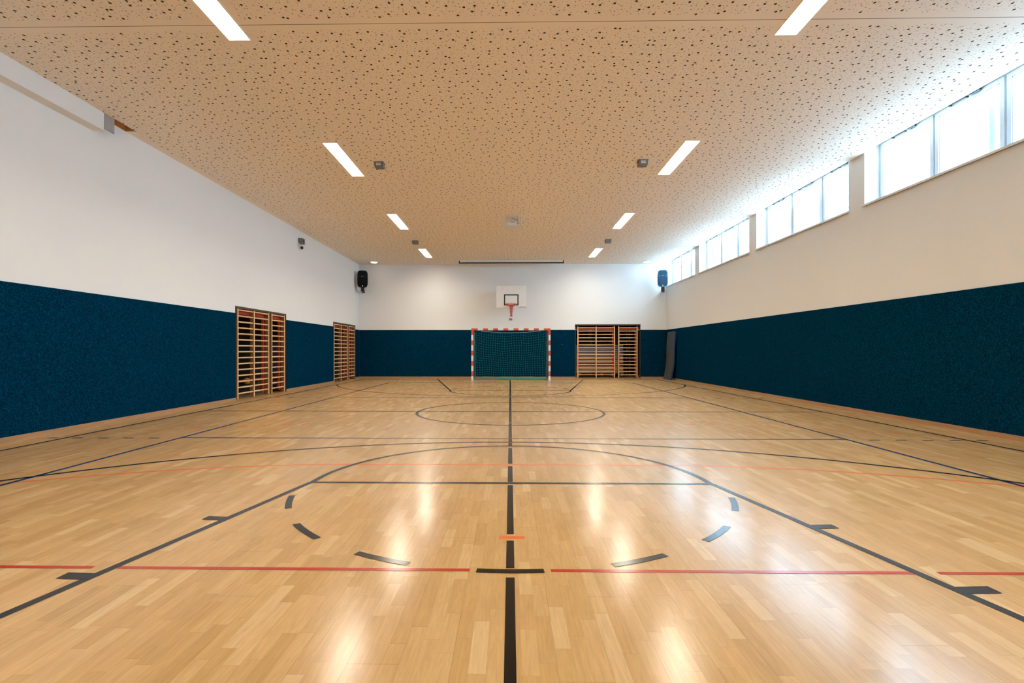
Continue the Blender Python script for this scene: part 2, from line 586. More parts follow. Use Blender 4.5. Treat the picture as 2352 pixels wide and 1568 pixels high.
# blue felt panels, baseboards
def run_x(bm, X0, X1, spans, z0, z1):
    for a, b in spans:
        bx(bm, X0, X1, a, b, z0, z1)
sp_l = [(YB, OPEN_L[0][0]), (OPEN_L[0][1], OPEN_L[1][0]), (OPEN_L[1][1], YF - 0.02)]
sp_b = [(XL + 0.02, OPEN_B[0]), (OPEN_B[1], XR - 0.02)]
bm = B(); run_x(bm, XL, XL + 0.018, sp_l, 0.07, ZP)
struct('trim_5', bm, M_FELT, label='blue felt impact covering on the left wall')
bm = B(); run_x(bm, XR - 0.018, XR, [(YB, YF)], 0.07, ZP)
struct('trim_6', bm, M_FELT, label='blue felt impact covering on the right wall')
bm = B()
for a, b in sp_b:
    bx(bm, a, b, YF - 0.018, YF, 0.07, ZP)
struct('trim_7', bm, M_FELT, label='blue felt impact covering on the back wall')
bm = B()
for a, b in sp_b:
    bx(bm, a, b, YF - 0.022, YF, ZP, ZP + 0.018)  # white strip stands in for light on the panel's top edge
struct('trim_8', bm, M_WHITEM, label='thin white strip painted as the lit top edge of the back wall covering')
bm = B(); run_x(bm, XL, XL + 0.022, sp_l, 0, 0.07)
struct('baseboard_left', bm, M_BASE)
bm = B(); run_x(bm, XR - 0.022, XR, [(YB, YF)], 0, 0.07)
struct('baseboard_right', bm, M_BASE)
bm = B()
for a, b in sp_b:
    bx(bm, a, b, YF - 0.022, YF, 0, 0.07)
struct('baseboard_back', bm, wood('baseboard_wood_back', (0.30, 0.15, 0.06), (0.46, 0.27, 0.13), 0.45, (1.4, 14, 14)))

# ------------------------------------------------------------------ windows
WX = 7.0
ZW0, ZW1 = 3.96, 5.10
def window(i, a, b):
    root = bpy.data.objects.new('window_%d' % i, None)
    COL.objects.link(root)
    root.location = (WX, a, ZW0)
    root['kind'] = 'structure'
    root['label'] = 'high strip window in three sashes with white frame'
    L = b - a
    H = ZW1 - ZW0
    e = 0.05
    U = (L - 2 * e) / 3
    bm = B()
    fw = 0.05
    bx(bm, 0, 0.08, 0, L, -0.02, fw)
    bx(bm, 0, 0.08, 0, L, H - 0.03, H + 0.15)
    bx(bm, 0, 0.08, 0, e, fw, H - 0.03)
    bx(bm, 0, 0.08, L - e, L, fw, H - 0.03)
    obj('window_frame', bm, M_PVC, root)
    for k in range(3):
        y0, y1 = e + k * U, e + (k + 1) * U
        if k:
            bm = B()
            bx(bm, 0.005, 0.08, y0 - 0.03, y0 + 0.03, fw, H - 0.03)
            obj('mullion', bm, M_PVC, root)
        bm = B()
        s = 0.02 if k else 0.0
        s1 = 0.02 if k < 2 else 0.0
        a0, a1, b0, b1 = y0 + s, y1 - s1, fw, H - 0.03
        p = 0.062
        for (u0, u1, z0, z1) in ((a0, a1, b0, b0 + p), (a0, a1, b1 - p, b1), (a0, a0 + p, b0 + p, b1 - p), (a1 - p, a1, b0 + p, b1 - p)):
            bx(bm, -0.025, 0.05, u0, u1, z0, z1)
        for (u0, u1, z0, z1) in ((a0 + p, a1 - p, b0 + p, b0 + p + 0.012), (a0 + p, a1 - p, b1 - p - 0.012, b1 - p),
                                 (a0 + p, a0 + p + 0.012, b0 + p, b1 - p), (a1 - p - 0.012, a1 - p, b0 + p, b1 - p)):
            bx(bm, -0.01, 0.04, u0, u1, z0, z1)
        sash = obj('sash', bm, M_PVC, root)
        bm = B()
        bx(bm, 0.018, 0.024, a0 + p, a1 - p, b0 + p, b1 - p)
        obj('pane', bm, M_GLASS, sash)
        # small dark stay at the head of each sash
        bm = B()
        m = (y0 + y1) / 2
        rbx(bm, -0.085, -0.045, m - 0.27, m - 0.11, b1 - 0.03, b1 + 0.005, 0.004)
        bx(bm, -0.07, -0.055, m - 0.02, m + 0.28, b1 - 0.018, b1 - 0.006)
        bx(bm, -0.075, -0.02, m + 0.26, m + 0.28, b1 - 0.022, b1 - 0.004)
        bx(bm, -0.075, -0.02, m - 0.14, m - 0.12, b1 - 0.022, b1 - 0.004)
        bx(bm, -0.075, -0.02, m - 0.03, m - 0.01, b1 - 0.022, b1 - 0.004)
        obj('stay', bm, M_BLACKSTAY, sash)
    bm = B()
    rbx(bm, XR - WX - 0.03, 0.0, -0.0, L, -0.045, -0.002, 0.006)
    if i != 1:
        rbx(bm, XR - WX - 0.035, XR - WX - 0.001, -0.03, L + 0.03, -0.045, -0.004, 0.006)
    obj('window_sill', bm, M_SILL, root)
M_BLACKSTAY = plain('dark_stay_metal', (0.02, 0.03, 0.035), 0.4, metal=0.3)
for i, (a, b) in enumerate(BAYS):
    window(i + 1, a, b)

# guard rail wires outside the windows
rail = thing('guard_rail', 'steel wire guard rail outside the high windows', 'railing', (7.22, 0, 3.6))
M_RAILP = plain('rail_steel', (0.45, 0.50, 0.55), 0.5, metal=0.4)
for y in (-0.7, 3.55, 7.80, 12.05, 16.30, 20.55):
    bm = B()
    bx(bm, -0.005, 0.005, y - 0.05, y + 0.03, 0, 1.25)
    bx(bm, -0.005, 0.005, y + 0.012, y + 0.03, 1.25, 1.40)
    bx(bm, -0.005, 0.005, y - 0.05, y - 0.035, 1.25, 1.40)
    bx(bm, -0.005, 0.02, y - 0.075, y - 0.065, 0, 1.4)
    obj('post', bm, M_RAILP, rail)
for z in (4.25, 4.43, 4.77, 4.947):
    bm = B()
    tube(bm, [(0.012, -2.2, z - 3.6), (0.012, 22, z - 3.6)], 0.004, 6)
    obj('wire', bm, M_RAILP, rail)

bm = B()
bx(bm, 7.12, 60, -40, 60, 3.4, 3.6)  # unseen ground, near-white to bounce sky light up onto the ceiling
struct('ground', bm, plain('bounce_ground', (0.84, 0.86, 0.88), 0.95, vary=0.15, scale=30), label='unseen ground outside the high windows, whitened to bounce sky light')

# sky portals in the six window openings
for a, b in BAYS:
    ld = bpy.data.lights.new('window_portal', 'AREA')
    ld.shape = 'RECTANGLE'
    ld.size = b - a
    ld.size_y = ZW1 - ZW0
    ld.cycles.is_portal = True
    lo = bpy.data.objects.new('window_portal', ld)
    lo.location = (7.15, (a + b) / 2, (ZW0 + ZW1) / 2)
    lo.rotation_euler = (PI / 2, 0, PI / 2)
    COL.objects.link(lo)

# ------------------------------------------------------------------ ceiling lamps
WORDS_L = {4.36: 'nearest', 9.16: 'second', 13.96: 'third', 18.76: 'farthest'}
for (x, a, b) in LAMPS:
    side = 'left' if x < 0 else 'right'
    if a in WORDS_L:
        if a == 4.36:
            lb = 'long recessed ceiling lamp cut by the photo top edge, %s row' % side
        elif a == 18.76:
            lb = 'smallest looking recessed lamp in %s row, nearest the back wall' % side
        elif a == 9.16:
            lb = 'recessed ceiling lamp in %s row just before the first grey ceiling box' % side
        else:
            lb = 'recessed ceiling lamp in %s row beside the middle ceiling joint' % side
    else:
        lb = 'recessed ceiling lamp above the near end of the hall, %s row' % side
    t = thing('ceiling_lamp', lb, 'ceiling lamp', (x, (a + b) / 2, ZC), 0, 'recessed ceiling lamps')
    hl = (b - a) / 2
    bm = B()
    w = 0.125
    # deep reflector box
    bx(bm, -w, -w + 0.004, -hl, hl, 0, 0.10)
    bx(bm, w - 0.004, w, -hl, hl, 0, 0.10)
    bx(bm, -w + 0.004, w - 0.004, -hl, -hl + 0.004, 0, 0.10)
    bx(bm, -w + 0.004, w - 0.004, hl - 0.004, hl, 0, 0.10)
    bx(bm, -w, w, -hl, hl, 0.10, 0.11)
    obj('housing', bm, M_LAMPM, t)
    bm = B()
    for (x0, x1, y0, y1) in ((-w - 0.01, -w, -hl - 0.01, hl + 0.01), (w, w + 0.01, -hl - 0.01, hl + 0.01), (-w, w, -hl - 0.01, -hl), (-w, w, hl, hl + 0.01)):
        bx(bm, x0, x1, y0, y1, -0.004, 0.0)
    obj('frame', bm, M_LAMPM, t)
    bm = B()
    bx(bm, -w + 0.018, w - 0.018, -hl + 0.018, hl - 0.018, 0.075, 0.085)
    obj('diffuser', bm, M_LAMP, t)

def downlight(x, y, label):
    t = thing('downlight', label, 'downlight', (x, y, ZC), 0, 'round downlights near the back wall')
    bm = B()
    lathe(bm, [(0.15, 0.0), (0.16, -0.01), (0.155, -0.03), (0.135, -0.03), (0.13, -0.0)], 32)
    obj('ring', bm, M_LAMPM, t)
    bm = B()
    lathe(bm, [(0.128, -0.01), (0.12, -0.035), (0.09, -0.05), (0.04, -0.057), (0.01, -0.058)], 32)
    obj('diffuser', bm, M_DOWN, t)
downlight(-5.72, 21.40, 'round downlight in the ceiling corner above the black speaker')
downlight(5.68, 21.45, 'round downlight in the ceiling corner beside the windows')

# ------------------------------------------------------------------ court lines (children of the floor)
ZL = {'orange': 0.0006, 'blue': 0.0010, 'red': 0.0014, 'black': 0.0018}
MAT = {'orange': M_ORANGEL, 'blue': M_BLUEL, 'red': M_REDL, 'black': M_BLACKL}
def strip(bm, pts, w, z):
    """a flat band of width w that follows pts"""
    pts = [Vector((p[0], p[1], 0)) for p in pts]
    L, R = [], []
    for i, p in enumerate(pts):
        t_ = pts[min(i + 1, len(pts) - 1)] - pts[max(i - 1, 0)]
        t_.normalize()
        n = Vector((-t_.y, t_.x, 0)) * (w / 2)
        L.append(bm.verts.new((p + n).to_tuple()[:2] + (z,)))
        R.append(bm.verts.new((p - n).to_tuple()[:2] + (z,)))
    for i in range(len(pts) - 1):
        bm.faces.new((L[i], R[i], R[i + 1], L[i + 1]))
def line(name, col, paths, w=0.05):
    bm = B()
    ZL[col] += 0.00003
    for p in paths:
        strip(bm, p, w, ZL[col])
    o = obj(name, bm, MAT[col], floor)
    for p in o.data.polygons:          # every band faces up
        if p.normal.z < 0:
            p.flip()
    o.data.update()
    return o
def arc(cx, cy, r, a0, a1, n=64):
    return [(cx + r * math.cos(math.radians(a0 + (a1 - a0) * i / n)), cy + r * math.sin(math.radians(a0 + (a1 - a0) * i / n))) for i in range(n + 1)]
MID = 9.96
def mir(p):
    return [(x, 2 * MID - y) for x, y in p]

# centre line runs down the hall, interrupted where other markings cross
cuts = [2.742, 3.263, 4.585, 5.33, 6.30, 6.38, 6.64, 6.93, 8.17, 8.43, 10.0, 11.75, 12.93, 13.1, 13.36]
segs = []
y = YB
for c in cuts:
    g = 0.058 if c < 6 else (0.045 if c < 8.1 else 0.035)
    if c - g > y + 0.01:
        segs.append([(0, y), (0, c - g)])
    y = c + g
segs.append([(0, y), (0, 20.6)])
line('long_middle_line', 'black', segs, 0.045)
# basketball
line('free_throw_line', 'black', [[(-1.80, 4.60), (1.80, 4.60)]])
line('free_throw_line', 'black', [mir([(-1.80, 4.60), (1.80, 4.60)])])
line('free_throw_arc', 'black', [arc(0, 4.60, 1.79, 0, 180)])
line('free_throw_arc', 'black', [mir(arc(0, 4.60, 1.79, 0, 180))])
for sx in (-1, 1):
    line('lane_line', 'black', [[(sx * 1.80, 4.60), (sx * 3.0, -1.2)]])
    line('lane_line', 'black', [mir([(sx * 1.80, 4.60), (sx * 3.0, -1.2)])])
dash = [arc(0, 4.60, 1.84, a - 5.7, a + 5.7, 8) for a in (-90, -66.3, -113.7, -42.7, -137.3, -19, -161)]
line('dashed_free_throw_arc', 'black', dash)
line('dashed_free_throw_arc', 'black', [mir(p) for p in dash])
marks = [((-2.0, 3.59), (-2.17, 3.61)), ((-2.19, 2.66), (-2.37, 2.67)), ((2.02, 3.49), (2.20, 3.50)), ((2.21, 2.575), (2.41, 2.585))]
for a, b in marks:
    line('lane_mark', 'black', [[a, b]], 0.075)
    line('lane_mark', 'black', [mir([a, b])], 0.075)
r3 = 6.29
hoop = 0.37
amin = math.degrees(math.acos(6.03 / r3))
line('three_point_line', 'black', [arc(0, hoop, r3, amin, 180 - amin, 120)])
line('three_point_line', 'black', [mir(arc(0, hoop, r3, amin, 180 - amin, 120))])
line('centre_circle', 'black', [arc(0, MID, 1.79, 0, 360, 96)])
for sx in (-1, 1):
    line('side_line', 'black', [[(sx * 6.06, YB), (sx * 6.06, 21.2)]])
line('half_way_line', 'black', [[(-6.06, 10.0), (6.06, 10.0)]], 0.045)
line('end_line', 'black', [[(-6.06, 21.15), (6.06, 21.15)]])
# volleyball
for sx in (-1, 1):
    line('volleyball_side_line', 'blue', [[(sx * 4.50, 0.95), (sx * 4.50, 18.96)]])
for yy in (6.93, 12.93):
    line('attack_line', 'blue' if yy < 8 else 'black', [[(-4.48, yy), (4.48, yy)]], 0.045)
    ds = []
    for sx in (-1, 1):
        for k in range(5):
            ds.append([(sx * (4.77 + 0.353 * k), yy - 0.04), (sx * (4.92 + 0.353 * k), yy - 0.04)])
    line('attack_line_dashes', 'blue', ds, 0.045)
line('volleyball_end_line', 'blue', [[(-4.5, 18.96), (4.5, 18.96)]])
# handball, thin orange
G0 = -0.66
def handball(r, half):
    return [(-x_, y_) for x_, y_ in arc(half, G0, r, 0, 90, 40)] + [] , arc(half, G0, r, 0, 90, 40)
sixL, sixR = handball(6.0, 1.5)
line('goal_area_line', 'orange', [sixL + sixR[::-1]], 0.04)
nineL, nineR = handball(9.08, 1.5)
path = nineL + nineR[::-1]
def dashes(path, on, off):
    out, cur, acc, draw = [], [path[0]], 0.0, True
    for i in range(1, len(path)):
        a, b = Vector(path[i - 1]), Vector(path[i])
        d = (b - a).length
        pos = 0.0
        while pos < d:
            lim = (on if draw else off) - acc
            step = min(lim, d - pos)
            pos += step
            acc += step
            q = a.lerp(b, pos / d)
            if draw:
                cur.append((q.x, q.y))
            if acc >= (on if draw else off) - 1e-6:
                if draw and len(cur) > 1:
                    out.append(cur)
                draw = not draw
                cur = [(q.x, q.y)]
                acc = 0.0
    return out
path = [p for p in path if abs(p[0]) < 6.5]
line('free_throw_dashes', 'orange', dashes(path, 0.15, 0.16), 0.04)
line('seven_metre_line', 'orange', [[(-0.5, 6.305), (0.5, 6.305)]], 0.04)
line('goalkeeper_mark', 'orange', [[(-0.072, 3.263), (0.092, 3.263)]], 0.05)
# red cross line
line('red_cross_line', 'red', [[(-6.5, 2.775), (-2.29, 2.775)], [(-2.15, 2.775), (-0.22, 2.775)], [(0.22, 2.775), (2.18, 2.775)], [(2.29, 2.775), (6.5, 2.775)]], 0.032)

# ------------------------------------------------------------------ wall bar gates
def rung_mesh():
    b = B()
    lathe(b, [(0.0155, 0), (0.019, 0.02), (0.0195, 0.35), (0.019, 0.72), (0.0155, 0.745)], 12, axis='X')
    for v_ in b.verts:
        v_.co.z *= 0.95
    bmesh.ops.recalc_face_normals(b, faces=b.faces)
    me = bpy.data.meshes.new('rung')
    b.to_mesh(me); b.free()
    me.materials.append(M_WOODR)
    return me
RUNG = rung_mesh()
PITCH = 0.145
def gate(n, loc, rz, label, outer):
    """local x runs along the front, y goes back into the store; outer: -1 hinge at left end, +1 at right end"""
    t = thing('wall_bar_gate', label, 'wall bars', loc, rz, 'wall bar gates closing the equipment stores')
    S = 0.79
    for k in range(n + 1):  # shade on the sides and light on the front put into two wood colours
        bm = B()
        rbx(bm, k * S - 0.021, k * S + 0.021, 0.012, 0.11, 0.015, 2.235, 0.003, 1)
        u_ = obj('upright', bm, M_UPRSHADE, t)
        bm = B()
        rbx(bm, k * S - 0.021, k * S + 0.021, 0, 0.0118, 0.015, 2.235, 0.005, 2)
        obj('lit_front_edge', bm, M_UPRLIT, u_)
    for k in range(n):
        for j in range(15):
            o = obj('rung', RUNG, None, t)
            o.location = (k * S + 0.022, 0.03, 0.148 + j * PITCH)
    L = n * S
    bm = B()
    y0, y1 = 0.125, 0.175
    bx(bm, 0.02, L - 0.02, y0, y1, 2.085, 2.165)
    bx(bm, 0.02, L - 0.02, y0, y1, 0.42, 0.46)
    bx(bm, 0.02, 0.065, y0, y1, 0.06, 2.085)
    bx(bm, L - 0.075, L - 0.02, y0, y1, 0.06, 2.085)
    for x_ in (0, L):
        for z_ in (0.44, 2.125):
            bx(bm, x_ - 0.02, x_ + 0.02, 0.11, y0, z_ - 0.03, z_ + 0.03)
    obj('frame', bm, M_REDF, t)
    hx = -0.075 if outer < 0 else L + 0.075
    x0, x1 = sorted((hx, 0.02 if outer < 0 else L - 0.02))
    for za, zb, zc, r_ in ((0.03, 0.12, 0.07, 0.022), (2.11, 2.2, 2.12, 0.018)):
        bm = B()
        tube(bm, [(hx, 0.05, za), (hx, 0.05, zb)], r_, 12)
        bx(bm, x0, x1, 0.13, 0.15, zc, zc + 0.04)
        bx(bm, hx - 0.015, hx + 0.015, 0.05, 0.15, zc, zc + 0.04)
        h_ = obj('hinge', bm, M_REDF, t)
        bm = B()
        if za < 1:
            lathe(bm, [(0.02, 0.0), (0.028, 0.01), (0.024, 0.035)], 12, (hx, 0.05, 0.0))
        else:
            lathe(bm, [(0.02, 2.07), (0.024, 2.08), (0.022, 2.11)], 12, (hx, 0.05, 0.0))
        obj('pivot', bm, M_WHITEM, h_)
    ix = L - 0.02 if outer < 0 else 0.02
    bm = B()
    bx(bm, ix - 0.02, ix + 0.02, 0.12, 0.15, 2.165, 2.25)
    obj('latch', bm, M_STEEL, t)
    return t
# back wall: x along +X, into the store = +Y
gate(2, (2.915, YF + 0.02, 0), 0, 'wide double wall bar gate in the back wall, right of the goal', -1)
gate(1, (4.675, YF + 0.02, 0), 0, 'narrow single wall bar gate in the back wall near right corner', 1)
# left wall: local x along +Y, into the store = -X  -> rotate 90 degrees
for (a, b), w in zip(OPEN_L, ('nearest opening', 'far opening')):
    gate(2, (XL - 0.005, a + 0.145, 0), PI / 2, 'wide double wall bar gate in the left wall, %s' % w, -1)
    gate(1, (XL - 0.005, a + 1.905, 0), PI / 2, 'narrow single wall bar gate in the left wall, %s' % w, 1)

# ------------------------------------------------------------------ things in the stores
# stack behind the back gates
M_YW = wood('golden_board_wood', (0.74, 0.38, 0.08), (0.88, 0.54, 0.16), 0.4, (1.5, 20, 20))
M_BW = wood('box_wood', (0.50, 0.22, 0.06), (0.64, 0.33, 0.11), 0.45, (1.5, 20, 20))
M_BLUEM = plain('blue_vinyl', (0.002, 0.025, 0.22), 0.5)
SX0, SX1, SY0, SY1 = 2.98, 5.10, 23.2, 24.2
tr = thing('storage_trolley', 'low trolley on castors carrying the stacked boards in the store', 'trolley', (4.04, 23.7, 0))
bm = B(); rbx(bm, -1.10, 1.10, -0.5, 0.5, 0.165, 0.205, 0.005)
obj('platform', bm, plain('grey_platform', (0.36, 0.34, 0.32), 0.6), tr)
for x_ in (-0.9, 0.1, 1.02):
    for y_ in (-0.42, 0.42):
        bm = B()
        rbx(bm, x_ - 0.06, x_ + 0.06, y_ - 0.05, y_ + 0.05, 0.11, 0.165, 0.004)
        c_ = obj('castor_block', bm, M_BW, tr)
        bm = B()
        lathe(bm, [(0.02, -0.015), (0.045, -0.015), (0.05, 0), (0.045, 0.015), (0.02, 0.015)], 16, (x_, y_, 0.05), 'X')
        bx(bm, x_ - 0.022, x_ - 0.018, y_ - 0.02, y_ + 0.02, 0.04, 0.11)
        bx(bm, x_ + 0.018, x_ + 0.022, y_ - 0.02, y_ + 0.02, 0.04, 0.11)
        obj('wheel', bm, M_STEEL, c_)
def box_section(z0, z1, lab):
    t = thing('vaulting_box_section', lab, 'gym box', (4.04, 23.7, z0), 0, 'wooden box sections on the trolley')
    h = z1 - z0
    bm = B()
    bx(bm, SX0 - 4.04, SX1 - 4.04, -0.5, -0.47, 0, h - 0.001)
    bx(bm, SX0 - 4.04, SX1 - 4.04, 0.47, 0.5, 0, h - 0.001)
    bx(bm, SX0 - 4.04, SX0 - 4.01, -0.47, 0.47, 0, h - 0.001)
    bx(bm, SX1 - 4.07, SX1 - 4.04, -0.47, 0.47, 0, h - 0.001)
    obj('box_frame', bm, M_BW, t)
    bm = B()
    bx(bm, SX0 - 4.03, SX1 - 4.05, -0.505, -0.5, h * 0.45, h * 0.52)
    obj('groove_strip', bm, M_LINING, t)
box_section(0.205, 0.355, 'wooden box section resting directly on the store trolley')
box_section(0.355, 0.495, 'wooden box section between lower box and the board stack')
ordn = ['topmost', 'second from top', 'third from top', 'fourth from top', 'fifth from top', 'middle', 'fifth from bottom', 'fourth from bottom', 'third from bottom', 'second from bottom', 'bottom']
z = 0.495
for k in range(11):
    o_ = ordn[10 - k]
    bm = B(); rbx(bm, -1.058, 1.058, -0.516, 0.48, 0, 0.0455, 0.004)
    m_ = obj('blue_mat', bm, M_BLUEM); m_.location = (4.04, 23.72, z)
    tag(m_, '%s blue mat in the store stack behind the back gates' % o_, 'gym mat', 'blue mats in the store stack')
    bm = B(); rbx(bm, -1.06, 1.06, -0.5, 0.5, 0, 0.0395, 0.005)
    w_ = obj('wooden_board', bm, M_YW); w_.location = (4.04, 23.7, z + 0.046)
    tag(w_, '%s yellow wooden board in the store stack behind the back gates' % o_, 'board', 'wooden boards in the store stack')
    z += 0.0860
# rack behind
rk = thing('storage_rack', 'grey brown storage rack at the back of the back store', 'rack', (4.2, 24.85, 0))
M_RK = plain('rack_metal', (0.17, 0.15, 0.14), 0.6)
for x_ in (-1.35, -0.35, 0.72, 0.86, 1.5):
    bm = B(); bx(bm, x_ - 0.035, x_ + 0.035, -0.3, -0.24, 0, 2.35); bx(bm, x_ - 0.035, x_ + 0.035, 0.3, 0.36, 0, 2.35)
    obj('post', bm, M_RK, rk)
for z_ in (0.55, 1.0, 1.62, 1.74):
    bm = B(); bx(bm, -1.5, 1.55, -0.31, 0.35, z_, z_ + 0.07)
    obj('shelf', bm, M_RK, rk)
# balls and rack in the left store
br = thing('ball_rack', 'low wooden rack holding pale blue balls in the left store', 'rack', (-7.35, 15.55, 0))
bm = B(); rbx(bm, -0.2, 0.2, -0.35, 0.45, 0.30, 0.33, 0.004); obj('shelf', bm, M_BW, br)
bm = B(); rbx(bm, -0.2, 0.2, -0.35, 0.45, 0.08, 0.10, 0.004); obj('shelf', bm, M_BW, br)
for x_ in (-0.18, 0.18):
    for y_ in (-0.33, 0.43):
        bm = B(); bx(bm, x_ - 0.018, x_ + 0.018, y_ - 0.018, y_ + 0.018, 0, 0.36); obj('leg', bm, M_BW, br)
def ball(x, y, z, r, m, lab):
    bm = B()
    bmesh.ops.create_icosphere(bm, subdivisions=3, radius=r)
    for f in bm.faces: f.smooth = True
    o = obj('ball', bm, m); o.location = (x, y, z)
    tag(o, lab, 'ball', 'balls in the left store')
M_BALLB = plain('pale_blue_rubber', (0.32, 0.55, 0.66), 0.5)
ball(-7.33, 15.52, 0.331 + 0.105, 0.105, M_BALLB, 'lower pale blue ball on the rack behind left single gate')
ball(-7.345, 15.36, 0.331 + 0.09 + 0.13, 0.09, plain('grey_blue_rubber', (0.22, 0.42, 0.52), 0.5), 'upper grey blue ball piled on the rack in left store')
ball(-7.35, 14.18, 0.335, 0.10, plain('yellow_rubber', (0.65, 0.33, 0.03), 0.5), 'yellow ball lying low behind the left double gate')
bm = B(); rbx(bm, -0.2, 0.2, -0.2, 0.2, 0, 0.235, 0.01)
o = obj('ball_box', bm, plain('dark_crate', (0.03, 0.03, 0.035), 0.7)); o.location = (-7.35, 14.18, 0)
tag(o, 'dark low box under the yellow ball in left store', 'box')

# ------------------------------------------------------------------ handball goal
g = thing('handball_goal', 'red and white striped handball goal with teal net', 'goal', (0.022, 20.40, 0))
M_POST = mat_stripes('goal_post_paint', 2, 0.408, 0.50, 2.08 - 0.265 - 0.408 * 5 + 0.001, (0.80, 0.80, 0.78), (0.70, 0.07, 0.02))
def mat_post():
    t = NT('goal_post_paint')
    tc = t.add('ShaderNodeTexCoord')
    s = t.add('ShaderNodeSeparateXYZ')
    t.link(tc.outputs['Object'], s.inputs[0])
    Z = s.outputs[2]
    d = t.math('SUBTRACT', 2.08 - 0.265, Z)          # distance below the red corner
    f = t.math('FRACT', t.math('DIVIDE', d, 0.410))
    k = t.math('GREATER_THAN', f, 0.53)
    k = t.math('MULTIPLY', k, t.math('LESS_THAN', d, 1.64))
    k = t.math('MAXIMUM', k, t.math('LESS_THAN', d, 0.0))
    t.link(t.mix(k, (0.80, 0.80, 0.78), (0.70, 0.07, 0.02)), t.p.inputs['Base Color'])
    t.p.inputs['Roughness'].default_value = 0.4
    return t.m
def mat_bar():
    t = NT('goal_bar_paint')
    tc = t.add('ShaderNodeTexCoord')
    s = t.add('ShaderNodeSeparateXYZ')
    t.link(tc.outputs['Object'], s.inputs[0])
    X = s.outputs[0]
    f = t.math('FRACT', t.math('DIVIDE', t.math('ADD', X, 1.58 - 0.265), 0.405))
    k = t.math('GREATER_THAN', f, 0.513)
    k = t.math('MAXIMUM', k, t.math('GREATER_THAN', t.math('ABSOLUTE', X), 1.58 - 0.265))
    t.link(t.mix(k, (0.80, 0.80, 0.78), (0.70, 0.07, 0.02)), t.p.inputs['Base Color'])
    t.p.inputs['Roughness'].default_value = 0.4
    return t.m
mp_, mb_ = mat_post(), mat_bar()
for sx in (-1, 1):
    bm = B(); rbx(bm, sx * 1.54 - 0.04, sx * 1.54 + 0.04, 0, 0.08, 0, 2.08, 0.008)
    obj('goal_post', bm, mp_, g)
bm = B(); rbx(bm, -1.50, 1.50, 0, 0.08, 2.0, 2.08, 0.006)
obj('crossbar', bm, mb_, g)
bm = B()
for sx in (-1, 1):      # ground side bars and rear stays
    tube(bm, [(sx * 1.52, 0.06, 0.02), (sx * 1.47, 0.95, 0.02)], 0.017, 8)
    tube(bm, [(sx * 1.50, 0.06, 2.02), (sx * 1.48, 0.55, 1.93), (sx * 1.47, 0.95, 0.02)], 0.010, 8)
tube(bm, [(-1.47, 0.95, 0.02), (1.47, 0.95, 0.02)], 0.017, 8)
obj('rear_frame', bm, M_STEEL, g)
def netp(u, v):     # u across 0..1, v down 0..1
    x = (u - 0.5) * 2 * (1.49 - 0.03 * v)
    edge = 1 - (abs(u - 0.5) * 2) ** 3
    y = 0.10 + 0.75 * min(1.0, edge * 1.6) * (0.35 + 0.65 * v) + 0.03 * math.sin(u * 19) * v
    zt = 2.0 - 0.12 * math.sin(PI * u) ** 0.6 * (1 - v) + 0.022 * math.sin(u * 12.5 + 0.6)
    z_ = zt * (1 - v) + 0.03 * v - 0.09 * math.sin(PI * min(1, v * 1.02)) * math.sin(PI * u) + 0.012 * math.sin(u * 23 + v * 4)
    x += 0.02 * math.sin(v * 9 + u * 7)
    return (x, y, max(z_, 0.03))
bm = B()
NU, NV = 31, 20
for i in range(NU + 1):
    tube(bm, [netp(i / NU, j / 24) for j in range(25)], 0.0042, 4, False)
for j in range(NV + 1):
    tube(bm, [netp(i / 40, j / NV) for i in range(41)], 0.0042, 4, False)
for sx in (-1, 1):      # side pieces
    for j in range(1, 20):
        z_ = 2.0 * (1 - j / 20)
        tube(bm, [(sx * 1.5, 0.07, z_), (sx * 1.485, 0.10 + 0.5 * (0.35 + 0.65 * j / 20), max(0.03, z_ - 0.05))], 0.0032, 4, False)
    for k in range(1, 6):
        tube(bm, [(sx * 1.495, 0.07 + k * 0.1, 2.0 - k * 0.02), (sx * 1.495, 0.08 + k * 0.14, 0.03)], 0.0032, 4, False)
obj('net', bm, M_NET, g)
bm = B()      # loose gathered hem along the floor
rnd = random.Random(3)
for s_ in range(6):
    tube(bm, [(-0.55 + 2.0 * i / 30 + rnd.uniform(-.01, .01), 0.50 + 0.12 * math.sin(i * .7 + s_) + s_ * 0.03, 0.02 + 0.02 * abs(math.sin(i * 1.3 + s_ * 2)) + 0.004 * s_) for i in range(31)], 0.009, 5)
tube(bm, [(-1.6, 0.3, 0.015), (-1.5, 0.6, 0.02), (-0.5, 0.62, 0.02)], 0.008, 5)
obj('net_hem', bm, plain('bright_teal_cord', (0.01, 0.36, 0.25), 0.8), g)
bm = B()
tube(bm, [(-1.20 + 2.4 * i / 24, 0.30, 1.985 - 0.075 * math.sin(PI * i / 24)) for i in range(25)], 0.008, 6)
obj('top_rope', bm, M_ROPE, g)
bm = B()
tube(bm, [(-1.49, 0.04, 1.66), (-1.46, 0.09, 1.50), (-1.44, 0.12, 1.36)], 0.008, 6)
tube(bm, [(1.50, 0.04, 1.66), (1.47, 0.09, 1.45), (1.43, 0.12, 1.24)], 0.009, 6)
obj('tie_cord', bm, plain('bright_teal_tie', (0.02, 0.5, 0.36), 0.7), g)

